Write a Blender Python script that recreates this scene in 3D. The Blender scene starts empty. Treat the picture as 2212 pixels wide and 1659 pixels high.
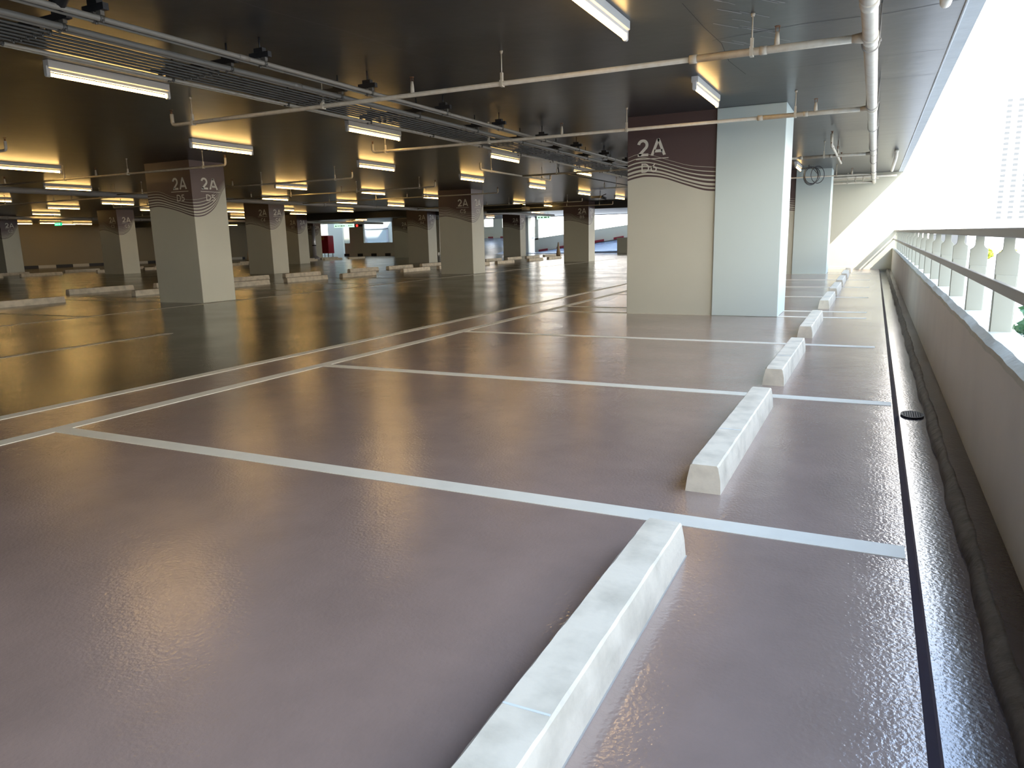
import bpy, bmesh, math, random
from mathutils import Vector, Matrix
random.seed(4)
PI = math.pi
S = bpy.context.scene
COL = S.collection

# ------------------------------------------------------------------ camera
F_PX, YAW, PITCH, ROLL = 1577.11, -0.457716, -0.195859, -0.0233780
H_CAM = 1.10
cy, sy, cp, sp = math.cos(YAW), math.sin(YAW), math.cos(PITCH), math.sin(PITCH)
fw = Vector((sy * cp, cy * cp, sp)); rt = Vector((cy, -sy, 0)); up = rt.cross(fw)
cr, sr = math.cos(ROLL), math.sin(ROLL)
r2 = rt * cr + up * sr; u2 = up * cr - rt * sr
cd = bpy.data.cameras.new('camera'); cam = bpy.data.objects.new('camera', cd); COL.objects.link(cam)
cd.sensor_fit = 'HORIZONTAL'; cd.sensor_width = 36; cd.lens = 36 * F_PX / 2212
cd.clip_start = 0.02; cd.clip_end = 2000
m = Matrix((r2, u2, -fw)).transposed().to_4x4(); m.translation = (0, 0, H_CAM)
cam.matrix_world = m
S.camera = cam

# ------------------------------------------------------------------ sky, sun, exposure
W = bpy.data.worlds.new('sky'); S.world = W; W.use_nodes = True
wn, wl = W.node_tree.nodes, W.node_tree.links
bg = wn['Background']
tc = wn.new('ShaderNodeTexCoord'); sx = wn.new('ShaderNodeSeparateXYZ'); rp = wn.new('ShaderNodeValToRGB')
wl.new(tc.outputs['Generated'], sx.inputs[0]); wl.new(sx.outputs['Z'], rp.inputs['Fac'])
rp.color_ramp.elements[0].position = 0.0; rp.color_ramp.elements[0].color = (1.0, 0.93, 0.84, 1)
rp.color_ramp.elements[1].position = 1.0; rp.color_ramp.elements[1].color = (0.38, 0.58, 0.95, 1)
e = rp.color_ramp.elements.new(0.25); e.color = (1.0, 0.95, 0.88, 1)
e = rp.color_ramp.elements.new(0.38); e.color = (0.84, 0.90, 0.96, 1)
e = rp.color_ramp.elements.new(0.52); e.color = (0.52, 0.69, 0.98, 1)
wl.new(rp.outputs['Color'], bg.inputs['Color']); bg.inputs['Strength'].default_value = 8.0

sd = bpy.data.lights.new('sun', 'SUN'); sun = bpy.data.objects.new('sun', sd); COL.objects.link(sun)
sd.energy = 11; sd.angle = 0.009; sd.color = (1.0, 0.93, 0.82)
SUN_DIR = Vector((-1, 0.6, -1.10)).normalized()
sun.rotation_euler = SUN_DIR.to_track_quat('-Z', 'Y').to_euler(); sun.location = (6, -3, 9)
TUBE_STRENGTH = 31.0

vs = S.view_settings
vs.view_transform = 'Standard'; vs.look = 'None'; vs.gamma = 1; vs.use_curve_mapping = False; vs.exposure = 0.0
S.cycles.use_light_tree = True
S.cycles.max_bounces = 8; S.cycles.diffuse_bounces = 5; S.cycles.glossy_bounces = 4
S.cycles.caustics_reflective = False; S.cycles.caustics_refractive = False
S.cycles.sample_clamp_indirect = 6.0
S.cycles.use_denoising = True

# ------------------------------------------------------------------ materials
def mat(name, color, rough=0.6, metal=0.0, noise=None, bump=None, spec=0.5, emit=None):
    """noise=(scale, amount, dark colour); bump=(scale, strength, distance)"""
    M = bpy.data.materials.new(name); M.use_nodes = True
    n, l = M.node_tree.nodes, M.node_tree.links; b = n['Principled BSDF']
    b.inputs['Base Color'].default_value = (*color, 1); b.inputs['Roughness'].default_value = rough
    b.inputs['Metallic'].default_value = metal; b.inputs['Specular IOR Level'].default_value = spec
    if noise or bump:
        geo = n.new('ShaderNodeNewGeometry')
    if noise:
        t = n.new('ShaderNodeTexNoise'); t.inputs['Scale'].default_value = noise[0]; t.inputs['Detail'].default_value = 6
        l.new(geo.outputs['Position'], t.inputs['Vector'])
        r = n.new('ShaderNodeMapRange'); r.inputs['From Min'].default_value = .42; r.inputs['From Max'].default_value = .72
        r.inputs['To Max'].default_value = noise[1]; l.new(t.outputs['Fac'], r.inputs['Value'])
        mx = n.new('ShaderNodeMix'); mx.data_type = 'RGBA'
        l.new(r.outputs['Result'], mx.inputs['Factor']); mx.inputs[6].default_value = (*color, 1); mx.inputs[7].default_value = (*noise[2], 1)
        l.new(mx.outputs[2], b.inputs['Base Color'])
    if bump:
        t = n.new('ShaderNodeTexNoise'); t.inputs['Scale'].default_value = bump[0]; t.inputs['Detail'].default_value = 3
        l.new(geo.outputs['Position'], t.inputs['Vector'])
        bp = n.new('ShaderNodeBump'); bp.inputs['Strength'].default_value = bump[1]; bp.inputs['Distance'].default_value = bump[2]
        l.new(t.outputs['Fac'], bp.inputs['Height']); l.new(bp.outputs['Normal'], b.inputs['Normal'])
    if emit:
        b.inputs['Emission Color'].default_value = (*emit[0], 1); b.inputs['Emission Strength'].default_value = emit[1]
    return M

def glossy_floor(name, bands, base, rough, fine, coarse, ior=1.8):
    """epoxy coated concrete; bands = (x0, x1, colour) painted or darkened zones running along the garage"""
    M = bpy.data.materials.new(name); M.use_nodes = True
    n, l = M.node_tree.nodes, M.node_tree.links; b = n['Principled BSDF']
    geo = n.new('ShaderNodeNewGeometry'); sep = n.new('ShaderNodeSeparateXYZ'); l.new(geo.outputs['Position'], sep.inputs[0])
    cur = None
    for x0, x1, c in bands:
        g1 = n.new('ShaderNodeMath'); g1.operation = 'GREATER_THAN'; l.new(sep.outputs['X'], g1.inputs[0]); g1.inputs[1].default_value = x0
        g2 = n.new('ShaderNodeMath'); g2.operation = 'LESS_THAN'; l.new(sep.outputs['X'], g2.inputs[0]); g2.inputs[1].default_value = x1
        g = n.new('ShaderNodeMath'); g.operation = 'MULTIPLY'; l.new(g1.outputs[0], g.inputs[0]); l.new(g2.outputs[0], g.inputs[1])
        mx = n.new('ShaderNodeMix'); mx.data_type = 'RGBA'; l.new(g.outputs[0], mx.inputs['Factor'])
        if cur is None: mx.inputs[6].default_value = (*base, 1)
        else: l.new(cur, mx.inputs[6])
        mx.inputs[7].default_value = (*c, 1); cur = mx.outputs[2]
    t = n.new('ShaderNodeTexNoise'); t.inputs['Scale'].default_value = 1.3; t.inputs['Detail'].default_value = 8; t.inputs['Roughness'].default_value = .65
    l.new(geo.outputs['Position'], t.inputs['Vector'])
    mr = n.new('ShaderNodeMapRange'); mr.inputs['From Min'].default_value = .3; mr.inputs['From Max'].default_value = .7
    mr.inputs['To Min'].default_value = .86; mr.inputs['To Max'].default_value = 1.12; l.new(t.outputs['Fac'], mr.inputs['Value'])
    vm = n.new('ShaderNodeVectorMath'); vm.operation = 'SCALE'
    if cur is None: vm.inputs[0].default_value = base
    else: l.new(cur, vm.inputs[0])
    l.new(mr.outputs['Result'], vm.inputs['Scale']); l.new(vm.outputs['Vector'], b.inputs['Base Color'])
    # roughness varies a little in worn patches
    t2 = n.new('ShaderNodeTexNoise'); t2.inputs['Scale'].default_value = .8; t2.inputs['Detail'].default_value = 4
    l.new(geo.outputs['Position'], t2.inputs['Vector'])
    r2_ = n.new('ShaderNodeMapRange'); r2_.inputs['From Min'].default_value = .3; r2_.inputs['From Max'].default_value = .7
    r2_.inputs['To Min'].default_value = rough * .75; r2_.inputs['To Max'].default_value = rough * 1.3
    l.new(t2.outputs['Fac'], r2_.inputs['Value']); l.new(r2_.outputs['Result'], b.inputs['Roughness'])
    # orange-peel + trowel undulation
    f = n.new('ShaderNodeTexNoise'); f.inputs['Scale'].default_value = 75; f.inputs['Detail'].default_value = 2; l.new(geo.outputs['Position'], f.inputs['Vector'])
    c_ = n.new('ShaderNodeTexNoise'); c_.inputs['Scale'].default_value = 5; c_.inputs['Detail'].default_value = 4; l.new(geo.outputs['Position'], c_.inputs['Vector'])
    b1 = n.new('ShaderNodeBump'); b1.inputs['Distance'].default_value = fine; b1.inputs['Strength'].default_value = 1; l.new(f.outputs['Fac'], b1.inputs['Height'])
    b2 = n.new('ShaderNodeBump'); b2.inputs['Distance'].default_value = coarse; b2.inputs['Strength'].default_value = 1; l.new(c_.outputs['Fac'], b2.inputs['Height'])
    l.new(b1.outputs['Normal'], b2.inputs['Normal']); l.new(b2.outputs['Normal'], b.inputs['Normal'])
    b.inputs['IOR'].default_value = ior
    return M

MAUVE = (0.315, 0.228, 0.187); OLIVE = (0.075, 0.072, 0.052); BROWNISH_DIMMED = (0.075, 0.062, 0.048)  # far-bay brown is darkened to cut bounced light deep inside
M_floor = glossy_floor('epoxy_floor', [(-62, -11.62, BROWNISH_DIMMED), (-11.62, -5.17, OLIVE), (-28.9, -21.75, OLIVE)], MAUVE, .165, .0013, .0025, 2.2)
M_gutter = glossy_floor('gutter_coat', [], (0.06, 0.052, 0.075), .13, .0006, .0010, 2.2)
M_ledge = glossy_floor('ledge_coat', [], (0.085, 0.07, 0.085), .20, .0012, .002)
M_ridge = mat('rough_kerb_edge', (0.20, 0.175, 0.15), .6, noise=(14, .8, (0.09, 0.075, 0.065)), bump=(30, .8, .01))
M_line = mat('white_road_paint', (0.78, 0.745, 0.63), .42, noise=(9, .25, (0.60, 0.57, 0.48)))
M_lineY = mat('worn_line_paint', (0.50, 0.48, 0.40), .42, noise=(9, .3, (0.36, 0.34, 0.28)))
M_ceil = mat('slate_ceiling_paint', (0.044, 0.048, 0.053), .30, spec=.32, noise=(1.2, .5, (0.036, 0.039, 0.044)), bump=(2.2, .35, .012))
M_edge = mat('slab_edge_paint', (0.58, 0.62, 0.64), .6, noise=(4, .4, (0.42, 0.45, 0.47)), bump=(9, .4, .01))
M_cream = mat('cream_wall_paint', (0.575, 0.575, 0.475), .55, noise=(1.5, .3, (0.51, 0.505, 0.415)), bump=(60, .15, .002))
M_white = mat('cool_white_paint', (0.58, 0.68, 0.66), .5, noise=(1.5, .25, (0.54, 0.63, 0.62)), bump=(60, .15, .002))
M_brown = mat('brown_sign_paint', (0.095, 0.062, 0.060), .42)
M_letter = mat('cream_lettering', (0.70, 0.68, 0.60), .45)
M_conc = mat('stop_concrete', (0.74, 0.67, 0.53), .7, noise=(7, .8, (0.48, 0.435, 0.335)), bump=(45, .35, .004))
M_seal = mat('stop_sealant', (0.36, 0.34, 0.31), .5)
M_pipe = mat('cream_pipe_enamel', (0.60, 0.56, 0.46), .42, noise=(18, .45, (0.45, 0.36, 0.24)))
M_pipew = mat('white_pipe_enamel', (0.66, 0.64, 0.56), .4, noise=(12, .4, (0.50, 0.42, 0.32)))
M_rust = mat('rusty_fitting', (0.22, 0.11, 0.06), .6, .3)
M_steel = mat('zinc_steel', (0.45, 0.44, 0.42), .4, .7)
M_cond = mat('galvanised_conduit', (0.12, 0.115, 0.10), .42, .2)
M_cond2 = mat('grey_conduit_paint', (0.26, 0.245, 0.21), .42)
M_grey = mat('grey_pipe_enamel', (0.36, 0.35, 0.33), .45)
M_strut = mat('dark_strut_steel', (0.022, 0.023, 0.026), .5, .2)
M_batten = mat('white_batten_enamel', (0.72, 0.72, 0.70), .35)
M_tube = mat('lit_warm_tube', (1, 1, 1), .5, emit=((1.0, 0.60, 0.19), TUBE_STRENGTH))
M_black = mat('black_rubber', (0.03, 0.035, 0.045), .5)
M_dark = mat('black_paint', (0.02, 0.02, 0.022), .5)
M_lwall = mat('dull_brown_wall', (0.30, 0.25, 0.16), .6)  # even brown, darker than the cream of the other walls
M_par = mat('parapet_render', (0.80, 0.755, 0.67), .6, noise=(1.8, .6, (0.68, 0.64, 0.575)), bump=(25, .25, .004))
M_cap = mat('parapet_cap_paint', (0.66, 0.65, 0.55), .6, noise=(10, .5, (0.50, 0.49, 0.40)), bump=(28, .5, .006))
M_post = mat('pale_post_paint', (0.34, 0.35, 0.29), .5)
M_rail = mat('taupe_rail_paint', (0.40, 0.37, 0.33), .4)
M_iron = mat('cast_iron', (0.04, 0.045, 0.05), .4, .5)
M_red = mat('red_enamel', (0.45, 0.01, 0.03), .35)
M_kred = mat('red_kerb_paint', (0.28, 0.03, 0.04), .5)
M_kwhite = mat('white_kerb_paint', (0.60, 0.57, 0.48), .5)
M_green = mat('lit_green_sign', (0.5, 0.8, 0.6), .5, emit=((0.62, 1.0, 0.72), 1.3))
M_greenD = mat('dark_green_lettering', (0.02, 0.14, 0.06), .5)
M_exit = mat('lit_exit_sign', (0.02, 0.3, 0.15), .5, emit=((0.03, 0.75, 0.32), 1.1))
M_redlamp = mat('lit_red_lamp', (0.6, 0.02, 0.02), .5, emit=((1.0, 0.03, 0.02), 2.5))
M_orange = mat('faded_cone_plastic', (0.50, 0.36, 0.20), .5)
M_silver = mat('brushed_silver', (0.62, 0.62, 0.66), .3, .4)
M_ramp = glossy_floor('ramp_coat', [], (0.20, 0.24, 0.30), .19, .004, .012)
M_ground = mat('pale_ground', (0.32, 0.31, 0.28), .8, noise=(.1, .4, (0.25, 0.25, 0.22)))
M_tower = mat('tower_white', (0.80, 0.80, 0.80), .6)
M_win = mat('tower_glass', (0.135, 0.138, 0.135), .8, spec=.05)
M_leaf = mat('tree_leaf', (0.05, 0.14, 0.07), .55, noise=(2.0, .8, (0.10, 0.24, 0.10)))
M_leafY = mat('yellow_green_leaf', (0.40, 0.50, 0.06), .55, noise=(2.0, .8, (0.55, 0.38, 0.05)))  # yellow-green foliage colour mottled with orange
M_bark = mat('tree_bark', (0.14, 0.10, 0.07), .8)
M_courtw = mat('court_white', (0.60, 0.60, 0.52), .6)

# ------------------------------------------------------------------ helpers
class MB:
    def __init__(s): s.bm = bmesh.new(); s.mi = 0
    def box(s, x0, x1, y0, y1, z0, z1, mi=None):
        v = [s.bm.verts.new(p) for p in ((x0, y0, z0), (x1, y0, z0), (x1, y1, z0), (x0, y1, z0), (x0, y0, z1), (x1, y0, z1), (x1, y1, z1), (x0, y1, z1))]
        for f in ((3, 2, 1, 0), (4, 5, 6, 7), (0, 1, 5, 4), (1, 2, 6, 5), (2, 3, 7, 6), (3, 0, 4, 7)):
            fc = s.bm.faces.new([v[i] for i in f]); fc.material_index = s.mi if mi is None else mi
        return s
    def prism(s, pts, axis, a, b):
        """closed outline pts (2D) extruded along axis from a to b; axis x -> pts (y,z), y -> pts (x,z), z -> pts (x,y)"""
        def P(p, t): return {'x': (t, p[0], p[1]), 'y': (p[0], t, p[1]), 'z': (p[0], p[1], t)}[axis]
        A = [s.bm.verts.new(P(p, a)) for p in pts]; B = [s.bm.verts.new(P(p, b)) for p in pts]
        fs = [s.bm.faces.new(A), s.bm.faces.new(B[::-1])]
        n = len(pts)
        for i in range(n): fs.append(s.bm.faces.new((A[i], A[(i + 1) % n], B[(i + 1) % n], B[i])))
        for f in fs: f.material_index = s.mi
        return s
    def tube(s, path, r, seg=12, cap=True):
        path = [Vector(p) for p in path]; rings = []
        rr = r if isinstance(r, (list, tuple)) else [r] * len(path)
        nrm = None
        for i, p in enumerate(path):
            if i == 0: d = path[1] - p
            elif i == len(path) - 1: d = p - path[i - 1]
            else: d = (path[i + 1] - p).normalized() + (p - path[i - 1]).normalized()
            d.normalize()
            if nrm is None: nrm = d.orthogonal().normalized()
            nrm = (nrm - d * nrm.dot(d)).normalized(); bn = d.cross(nrm)
            rings.append([s.bm.verts.new(p + (nrm * math.cos(2 * PI * k / seg) + bn * math.sin(2 * PI * k / seg)) * rr[i]) for k in range(seg)])
        for a, b in zip(rings, rings[1:]):
            for k in range(seg):
                f = s.bm.faces.new((a[k], a[(k + 1) % seg], b[(k + 1) % seg], b[k])); f.smooth = True; f.material_index = s.mi
        if cap:
            for q in (rings[0][::-1], rings[-1]):
                f = s.bm.faces.new(q); f.material_index = s.mi
        return s
    def quad(s, a, b, c, d):
        f = s.bm.faces.new([s.bm.verts.new(p) for p in (a, b, c, d)]); f.material_index = s.mi; return s
    def build(s, name, mats, parent=None, bevel=0, seg=2):
        if not isinstance(mats, (list, tuple)): mats = [mats]
        bmesh.ops.recalc_face_normals(s.bm, faces=s.bm.faces)
        me = bpy.data.meshes.new(name); s.bm.to_mesh(me); s.bm.free()
        for q in mats: me.materials.append(q)
        o = bpy.data.objects.new(name, me); COL.objects.link(o)
        if parent is not None: o.parent = parent
        if bevel:
            md = o.modifiers.new('bevel', 'BEVEL'); md.width = bevel; md.segments = seg; md.limit_method = 'ANGLE'; md.angle_limit = .6
        return o

def tag(o, label, cat, group=None, kind=None):
    if kind: o['kind'] = kind
    if label: o['label'] = label
    if cat: o['category'] = cat
    if group: o['group'] = group
    return o
def struct(o, label, cat='structure'):
    o['kind'] = 'structure'; o['label'] = label; o['category'] = cat; return o
def thing(name, label, cat, loc=(0, 0, 0), group=None):
    o = bpy.data.objects.new(name, None); COL.objects.link(o); o.location = loc; o.empty_display_size = .2
    return tag(o, label, cat, group)
def copy_tree(o, parent=None):
    c = o.copy(); COL.objects.link(c)
    if parent is not None: c.parent = parent
    for ch in list(o.children): copy_tree(ch, c)
    return c

def arc(cx, cy, rx, ry, a0, a1, n=14):
    return [(cx + rx * math.cos(math.radians(a0 + (a1 - a0) * i / n)), cy + ry * math.sin(math.radians(a0 + (a1 - a0) * i / n))) for i in range(n + 1)]
GLYPH = {   # (advance width, strokes) on a unit height, centre lines for stroke weight .15
    '2': (.66, [arc(.32, .665, .245, .26, 172, -38) + [(.10, .075)], [(.02, .075), (.65, .075)]]),
    'A': (.88, [[(.075, 0), (.44, .985)], [(.44, .985), (.805, 0)], [(.20, .27), (.68, .27)], [(.40, .93), (.48, .93)]]),
    'B': (.70, [[(.075, 0), (.075, 1)], [(.075, .925), (.34, .925)] + arc(.36, .735, .20, .19, 90, -90) + [(.075, .545)], [(.075, .535), (.38, .535)] + arc(.39, .305, .235, .23, 90, -90) + [(.075, .075)]]),
    'C': (.86, [arc(.50, .5, .425, .425, 48, 312, 24)]),
    'D': (.84, [[(.075, 0), (.075, 1)], [(.075, .925), (.34, .925)] + arc(.34, .5, .425, .425, 90, -90, 20) + [(.075, .075)]]),
    '3': (.64, [[(.05, .925), (.56, .925)], [(.55, .925), (.29, .60)], arc(.28, .32, .27, .25, 92, -150, 20)]),
    '4': (.70, [[(.52, 0), (.52, 1)], [(.50, .97), (.06, .25)], [(.02, .25), (.69, .25)]]),
    '5': (.64, [[(.57, .925), (.13, .925)], [(.135, .97), (.105, .52)], arc(.29, .335, .265, .265, 128, -150, 20)]),
    '6': (.68, [arc(.34, .32, .265, .25, 0, 360, 26), [(.50, .98), (.13, .45)]]),
}
def ribbon(k, pts, t, place):
    P = [Vector(p) for p in pts]; L = []
    for i, p in enumerate(P):
        d0 = (p - P[i - 1]).normalized() if i else (P[1] - p).normalized()
        d1 = (P[i + 1] - p).normalized() if i < len(P) - 1 else d0
        n_ = Vector((-d0.y - d1.y, d0.x + d1.x)).normalized(); c_ = max(.45, n_.dot(Vector((-d0.y, d0.x))))
        L.append((p + n_ * t / 2 / c_, p - n_ * t / 2 / c_))
    for (a, b_), (c, d) in zip(L, L[1:]): k.quad(place(a), place(b_), place(d), place(c))
def text_mesh(body, name, origin, ux, uz, width, height, matl, parent, bold=.15, off=.004):
    """painted stroke lettering fitted to width x height; origin = lower left, ux = reading direction"""
    adv = [GLYPH[c][0] for c in body]; gap = .13; tot = sum(adv) + gap * (len(body) - 1)
    sx = width / tot; ux = Vector(ux); uz = Vector(uz); nrm = ux.cross(uz); k = MB(); x = 0
    for c in body:
        for st in GLYPH[c][1]:
            ribbon(k, st, bold, lambda p, x=x: Vector(origin) + ux * ((x + p[0]) * sx) + uz * (min(1, max(0, p[1])) * height) + nrm * off)
        x += GLYPH[c][0] + gap
    return k.build(name, matl, parent)

# ================================================================== setting
ZC = 2.72          # ceiling height
XE = 0.485         # inner face of the parapet
YW = 24.0          # end wall of the near wing
# floor with gutter
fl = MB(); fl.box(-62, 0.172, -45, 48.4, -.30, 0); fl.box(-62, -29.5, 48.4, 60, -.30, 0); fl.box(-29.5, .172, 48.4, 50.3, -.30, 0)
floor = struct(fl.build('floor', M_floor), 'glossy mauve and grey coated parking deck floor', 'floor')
g = MB(); g.prism([(.172, -.30), (.172, -.002), (.204, -.046), (.212, -.050), (.372, -.050), (.372, -.30)], 'y', -45, YW)
gutter = g.build('gutter', M_gutter, floor)
# rough riser between gutter and ledge, wavy along its length
rg = MB(); N = 260; prev = None
for i in range(N + 1):
    y = -2 + (YW + 2) * i / N
    a = .352 + .006 * math.sin(y * 5.1) + .004 * math.sin(y * 13.7 + 1); b_ = .388 + .005 * math.sin(y * 3.7 + 2) + .003 * math.sin(y * 17)
    zt = .004 + .003 * math.sin(y * 9)
    row = [rg.bm.verts.new(p) for p in ((a, y, -.055), (a + .010, y, -.02), (b_, y, zt), (b_ + .012, y, zt * .9), (b_ + .02, y, -.03))]
    if prev:
        for k in range(4):
            f = rg.bm.faces.new((prev[k], prev[k + 1], row[k + 1], row[k])); f.smooth = True
    prev = row
rg.build('gutter_kerb_edge', M_ridge, floor)
lg = MB(); lg.box(.385, XE, -45, YW, -.30, -.004); lg.build('wall_side_ledge', M_ledge, floor)

def line(x0, x1, y0, y1, name, m_=None):
    return MB().box(x0, x1, y0, y1, .0, .0022).build(name, m_ or M_line, floor)
line(-5.25, -5.135, -45, 48, 'aisle_line'); line(-4.57, -4.45, -45, 48, 'bay_row_line')
BL = [2.72, 5.19, 7.77, 10.36, 11.13, 13.66, 16.15, 18.60, 21.25, 22.13]
for k, y in enumerate([0.2] + BL):
    line(-4.45, .165 if y < 6 else (.07 if y < 8 else -.03), y - .055, y + .055, 'bay_line')
line(-8.24, -8.12, -45, 6.55, 'aisle_line', M_lineY)
line(-11.70, -11.59, -45, 48, 'bay_row_line', M_lineY)
ys = []
for base in (10.3, 21.3, 32.3):
    ys += [base - 2.55, base + .02, base + .83, base + 3.36, base + 5.85]
for y in ys: line(-16.6, -11.6, y - .05, y + .05, 'bay_line', M_lineY)

# ceiling slab, edge strip and beams
c1 = MB(); c1.box(-62, .50, -45, 50.7, ZC, ZC + .35); c1.box(-31.2, .50, 50.7, 52.2, ZC + .02, ZC + .35); c1.box(-31.2, .50, 53.8, 54.3, ZC + .02, ZC + .35); c1.box(-31.2, -24.2, 52.2, 53.8, ZC + .02, ZC + .35)  # slot over the right ramp added to let sky light onto its wall
ceil = struct(c1.build('ceiling', M_ceil), 'dark slate painted concrete ceiling of the parking deck', 'ceiling')
c2 = MB(); c2.box(.50, .615, -45, YW, ZC - .006, ZC + .35); c2.build('slab_edge_strip', M_edge, ceil)
c3 = MB(); c3.tube([(.492, -7 + i * 1.0, ZC - .004 + .003 * math.sin(i * 2.1)) for i in range(32)], .011, 8); c3.build('drip_bead', M_edge, ceil)
uf = MB(); uf.box(-62, .58, -45, 50.69, ZC + .35, 13); uf.box(-31.2, .58, 50.7, 51.2, ZC + .35, 13)
struct(uf.build('wall_upper_floors', M_edge), 'solid upper storeys of the car park above the deck', 'wall')
struct(MB().box(-62, .6, -45.3, -45, -.3, 13).build('wall_behind', M_cream), 'far wall of the deck behind the viewpoint', 'wall')
struct(MB().box(-33.5, -25.9, 54.3, 58.4, 3.4, 3.7).build('ceiling_ramp', M_ceil), 'roof slab over the far ramp', 'ceiling')
struct(MB().box(-46.5, -6.9, 33.2, 33.7, 2.40, ZC).build('trim_1', M_ceil), 'shallow dark beam under the ceiling behind the middle columns', 'beam')
# hairline cracks and chalk marks on the ceiling
ck = MB()
def streak(mb, pts, w, z=ZC - .0015):
    for a, b_ in zip(pts, pts[1:]):
        a = Vector((a[0], a[1], z)); b_ = Vector((b_[0], b_[1], z)); n_ = (b_ - a).normalized().cross(Vector((0, 0, 1))) * w / 2
        mb.quad(a - n_, a + n_, b_ + n_, b_ - n_)
streak(ck, [(-3.99, 3.3), (-3.95, 4.2), (-3.80, 5.0), (-3.74, 5.9), (-3.62, 6.8), (-3.58, 8.4)], .006)
ck.build('hairline_crack', mat('pale_crack', (0.22, 0.22, 0.22), .7), ceil)
ck = MB()
streak(ck, [(-1.34, 5.6), (-1.33, 6.3), (-1.30, 6.9), (-1.36, 7.6), (-1.31, 8.3)], .006)
streak(ck, [(-1.35, 6.75), (-.6, 6.62), (0.0, 6.66), (.48, 6.55)], .008)
for yy in (8.2, 9.4, 11.0, 12.7, 14.6): streak(ck, [(-.9, yy + .05), (-.2, yy - .02), (.47, yy)], .005)
ck.build('dark_crack', mat('dark_crack', (0.05, 0.055, 0.062), .7), ceil)
ck = MB(); rr = random.Random(8)
for k in range(15):
    x = -1.32 + rr.random() * .5; y = 5.5 + rr.random() * 1.4; L = .12 + rr.random() * .22
    streak(ck, [(x, y), (x + .12 * L / .3 + rr.uniform(-.01, .01), y + L * .55), (x + .2 * L / .3, y + L)], .006 + rr.random() * .005)
ck.build('chalk_scratches', mat('chalk_white', (0.42, 0.43, 0.44), .8), ceil)

# parapet on the open side
pr = MB(); pr.box(XE, .61, -45, YW, -.4, .575)
par = struct(pr.build('wall_right', M_par), 'low rendered parapet wall along the open right side', 'wall')
cb = MB(); prev = None
for i in range(421):
    y = -45 + 43 * i / 20 if i < 20 else -2 + (YW + 2) * (i - 20) / 400
    w = .003 * math.sin(y * 4.3) + .002 * math.sin(y * 11.1 + .7) + .0015 * math.sin(y * 23)
    row = [cb.bm.verts.new(p) for p in ((.470 + w * .3, y, .575 + w), (.472 + w * .5, y, .600 + w * .6), (.503 + w, y, .625), (.618, y, .625), (.618, y, .575), (.49, y, .57))]
    if prev:
        for k in range(6): cb.bm.faces.new((prev[k], prev[(k + 1) % 6], row[(k + 1) % 6], row[k]))
    else: cb.bm.faces.new(row)
    prev = row
cb.bm.faces.new(prev[::-1])
cb.build('parapet_cap', M_cap, par)

# end wall of the near wing, facing the camera
struct(MB().box(-6.5, .615, YW, YW + .25, -.3, ZC).build('wall_front', M_cream), 'cream end wall behind the right-hand columns, partly sunlit', 'wall')
struct(MB().box(-6.5, XE, YW - .02, YW, 0, .07).build('baseboard_front', M_cream), 'low skirting at the foot of the sunlit end wall', 'baseboard')
# far left wall along the garage
wl_ = MB(); wl_.box(-46.9, -46.5, -45, 50.3, 0, ZC)
wl_ = struct(wl_.build('wall_left', M_lwall), 'long plain wall at the dark left end of the deck', 'wall')
# back wall with a low opening
wb = MB(); wb.box(-40.3, -30.9, 50.4, 50.6, 0, 1.07); wb.box(-39.75, -38.3, 50.4, 50.6, 1.07, ZC); wb.box(-35.4, -30.9, 50.4, 50.6, 1.07, ZC); wb.box(-62, -46.5, 50.4, 50.6, 0, ZC)
struct(wb.build('wall_back', M_cream), 'back wall with a low parapet and wide openings onto a bright court', 'wall')
wc = MB(); wc.box(-52, -33.4, 57, 57.3, 0, 10); wc.box(-52, -51.7, 50.6, 57, 0, 10); wc.box(-33.7, -33.4, 50.7, 57, 0, 10)
wc.box(-46.6, -44.9, 55.9, 56.1, 0, 3.2)
struct(wc.build('wall_court', M_courtw), 'bright white walls of the open court behind the back wall', 'wall')
wf = MB()
wf.box(-43.05, -42.9, 56.9, 57, 1.05, 2.35); wf.box(-40.6, -40.45, 56.9, 57, 1.05, 2.35); wf.box(-43.05, -40.45, 56.9, 57, .98, 1.08); wf.box(-43.05, -40.45, 56.9, 57, 2.3, 2.4)
window = struct(wf.build('window_1', M_silver), 'pale framed window in the white court wall', 'window')
MB().box(-42.9, -40.6, 56.94, 56.97, 1.08, 2.3).build('pane', mat('pale_glass', (0.55, 0.62, 0.62), .15), window)

# ramps beyond the last columns
rm = MB(); rm.prism([(50.3, -.3), (50.3, 0), (58.2, 1.25), (58.2, -.3)], 'x', -33.5, -25.9)
struct(rm.build('ramp', M_ramp), 'bluish wet-looking ramp rising away behind the fifth column row', 'ramp')
rm = MB()
prev = None
for i in range(17):
    x = -25.0 + 15.0 * i / 16; zk = max(0, .045 + (x + 23.9) * .1325)
    row = [rm.bm.verts.new(p) for p in ((x, 50.3, -.3), (x, 50.3, 0), (x, 51.4, zk * .22), (x, 52.7, zk * .68), (x, 54.0, zk), (x, 54.0, -.3))]
    if prev:
        for q in range(6):
            f = rm.bm.faces.new((prev[q], prev[(q + 1) % 6], row[(q + 1) % 6], row[q])); f.smooth = q in (1, 2, 3)
    prev = row
struct(rm.build('ramp', M_ramp), 'bluish ramp climbing to the right beneath the bright openings', 'ramp')
wr = MB(); wr.prism([(-24.3, 0), (-24.3, 1.10), (-9.5, 2.75), (-9.5, 0)], 'y', 54, 54.25)
struct(wr.build('wall_ramp', M_cream), 'sloping parapet wall of the right-hand ramp', 'wall')
wp = MB(); wp.box(-25.95, -24.66, 53.6, 54.25, 0, 3.2); wp.box(-24.26, -23.97, 54.0, 54.25, 1.0, 3.2)
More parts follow.
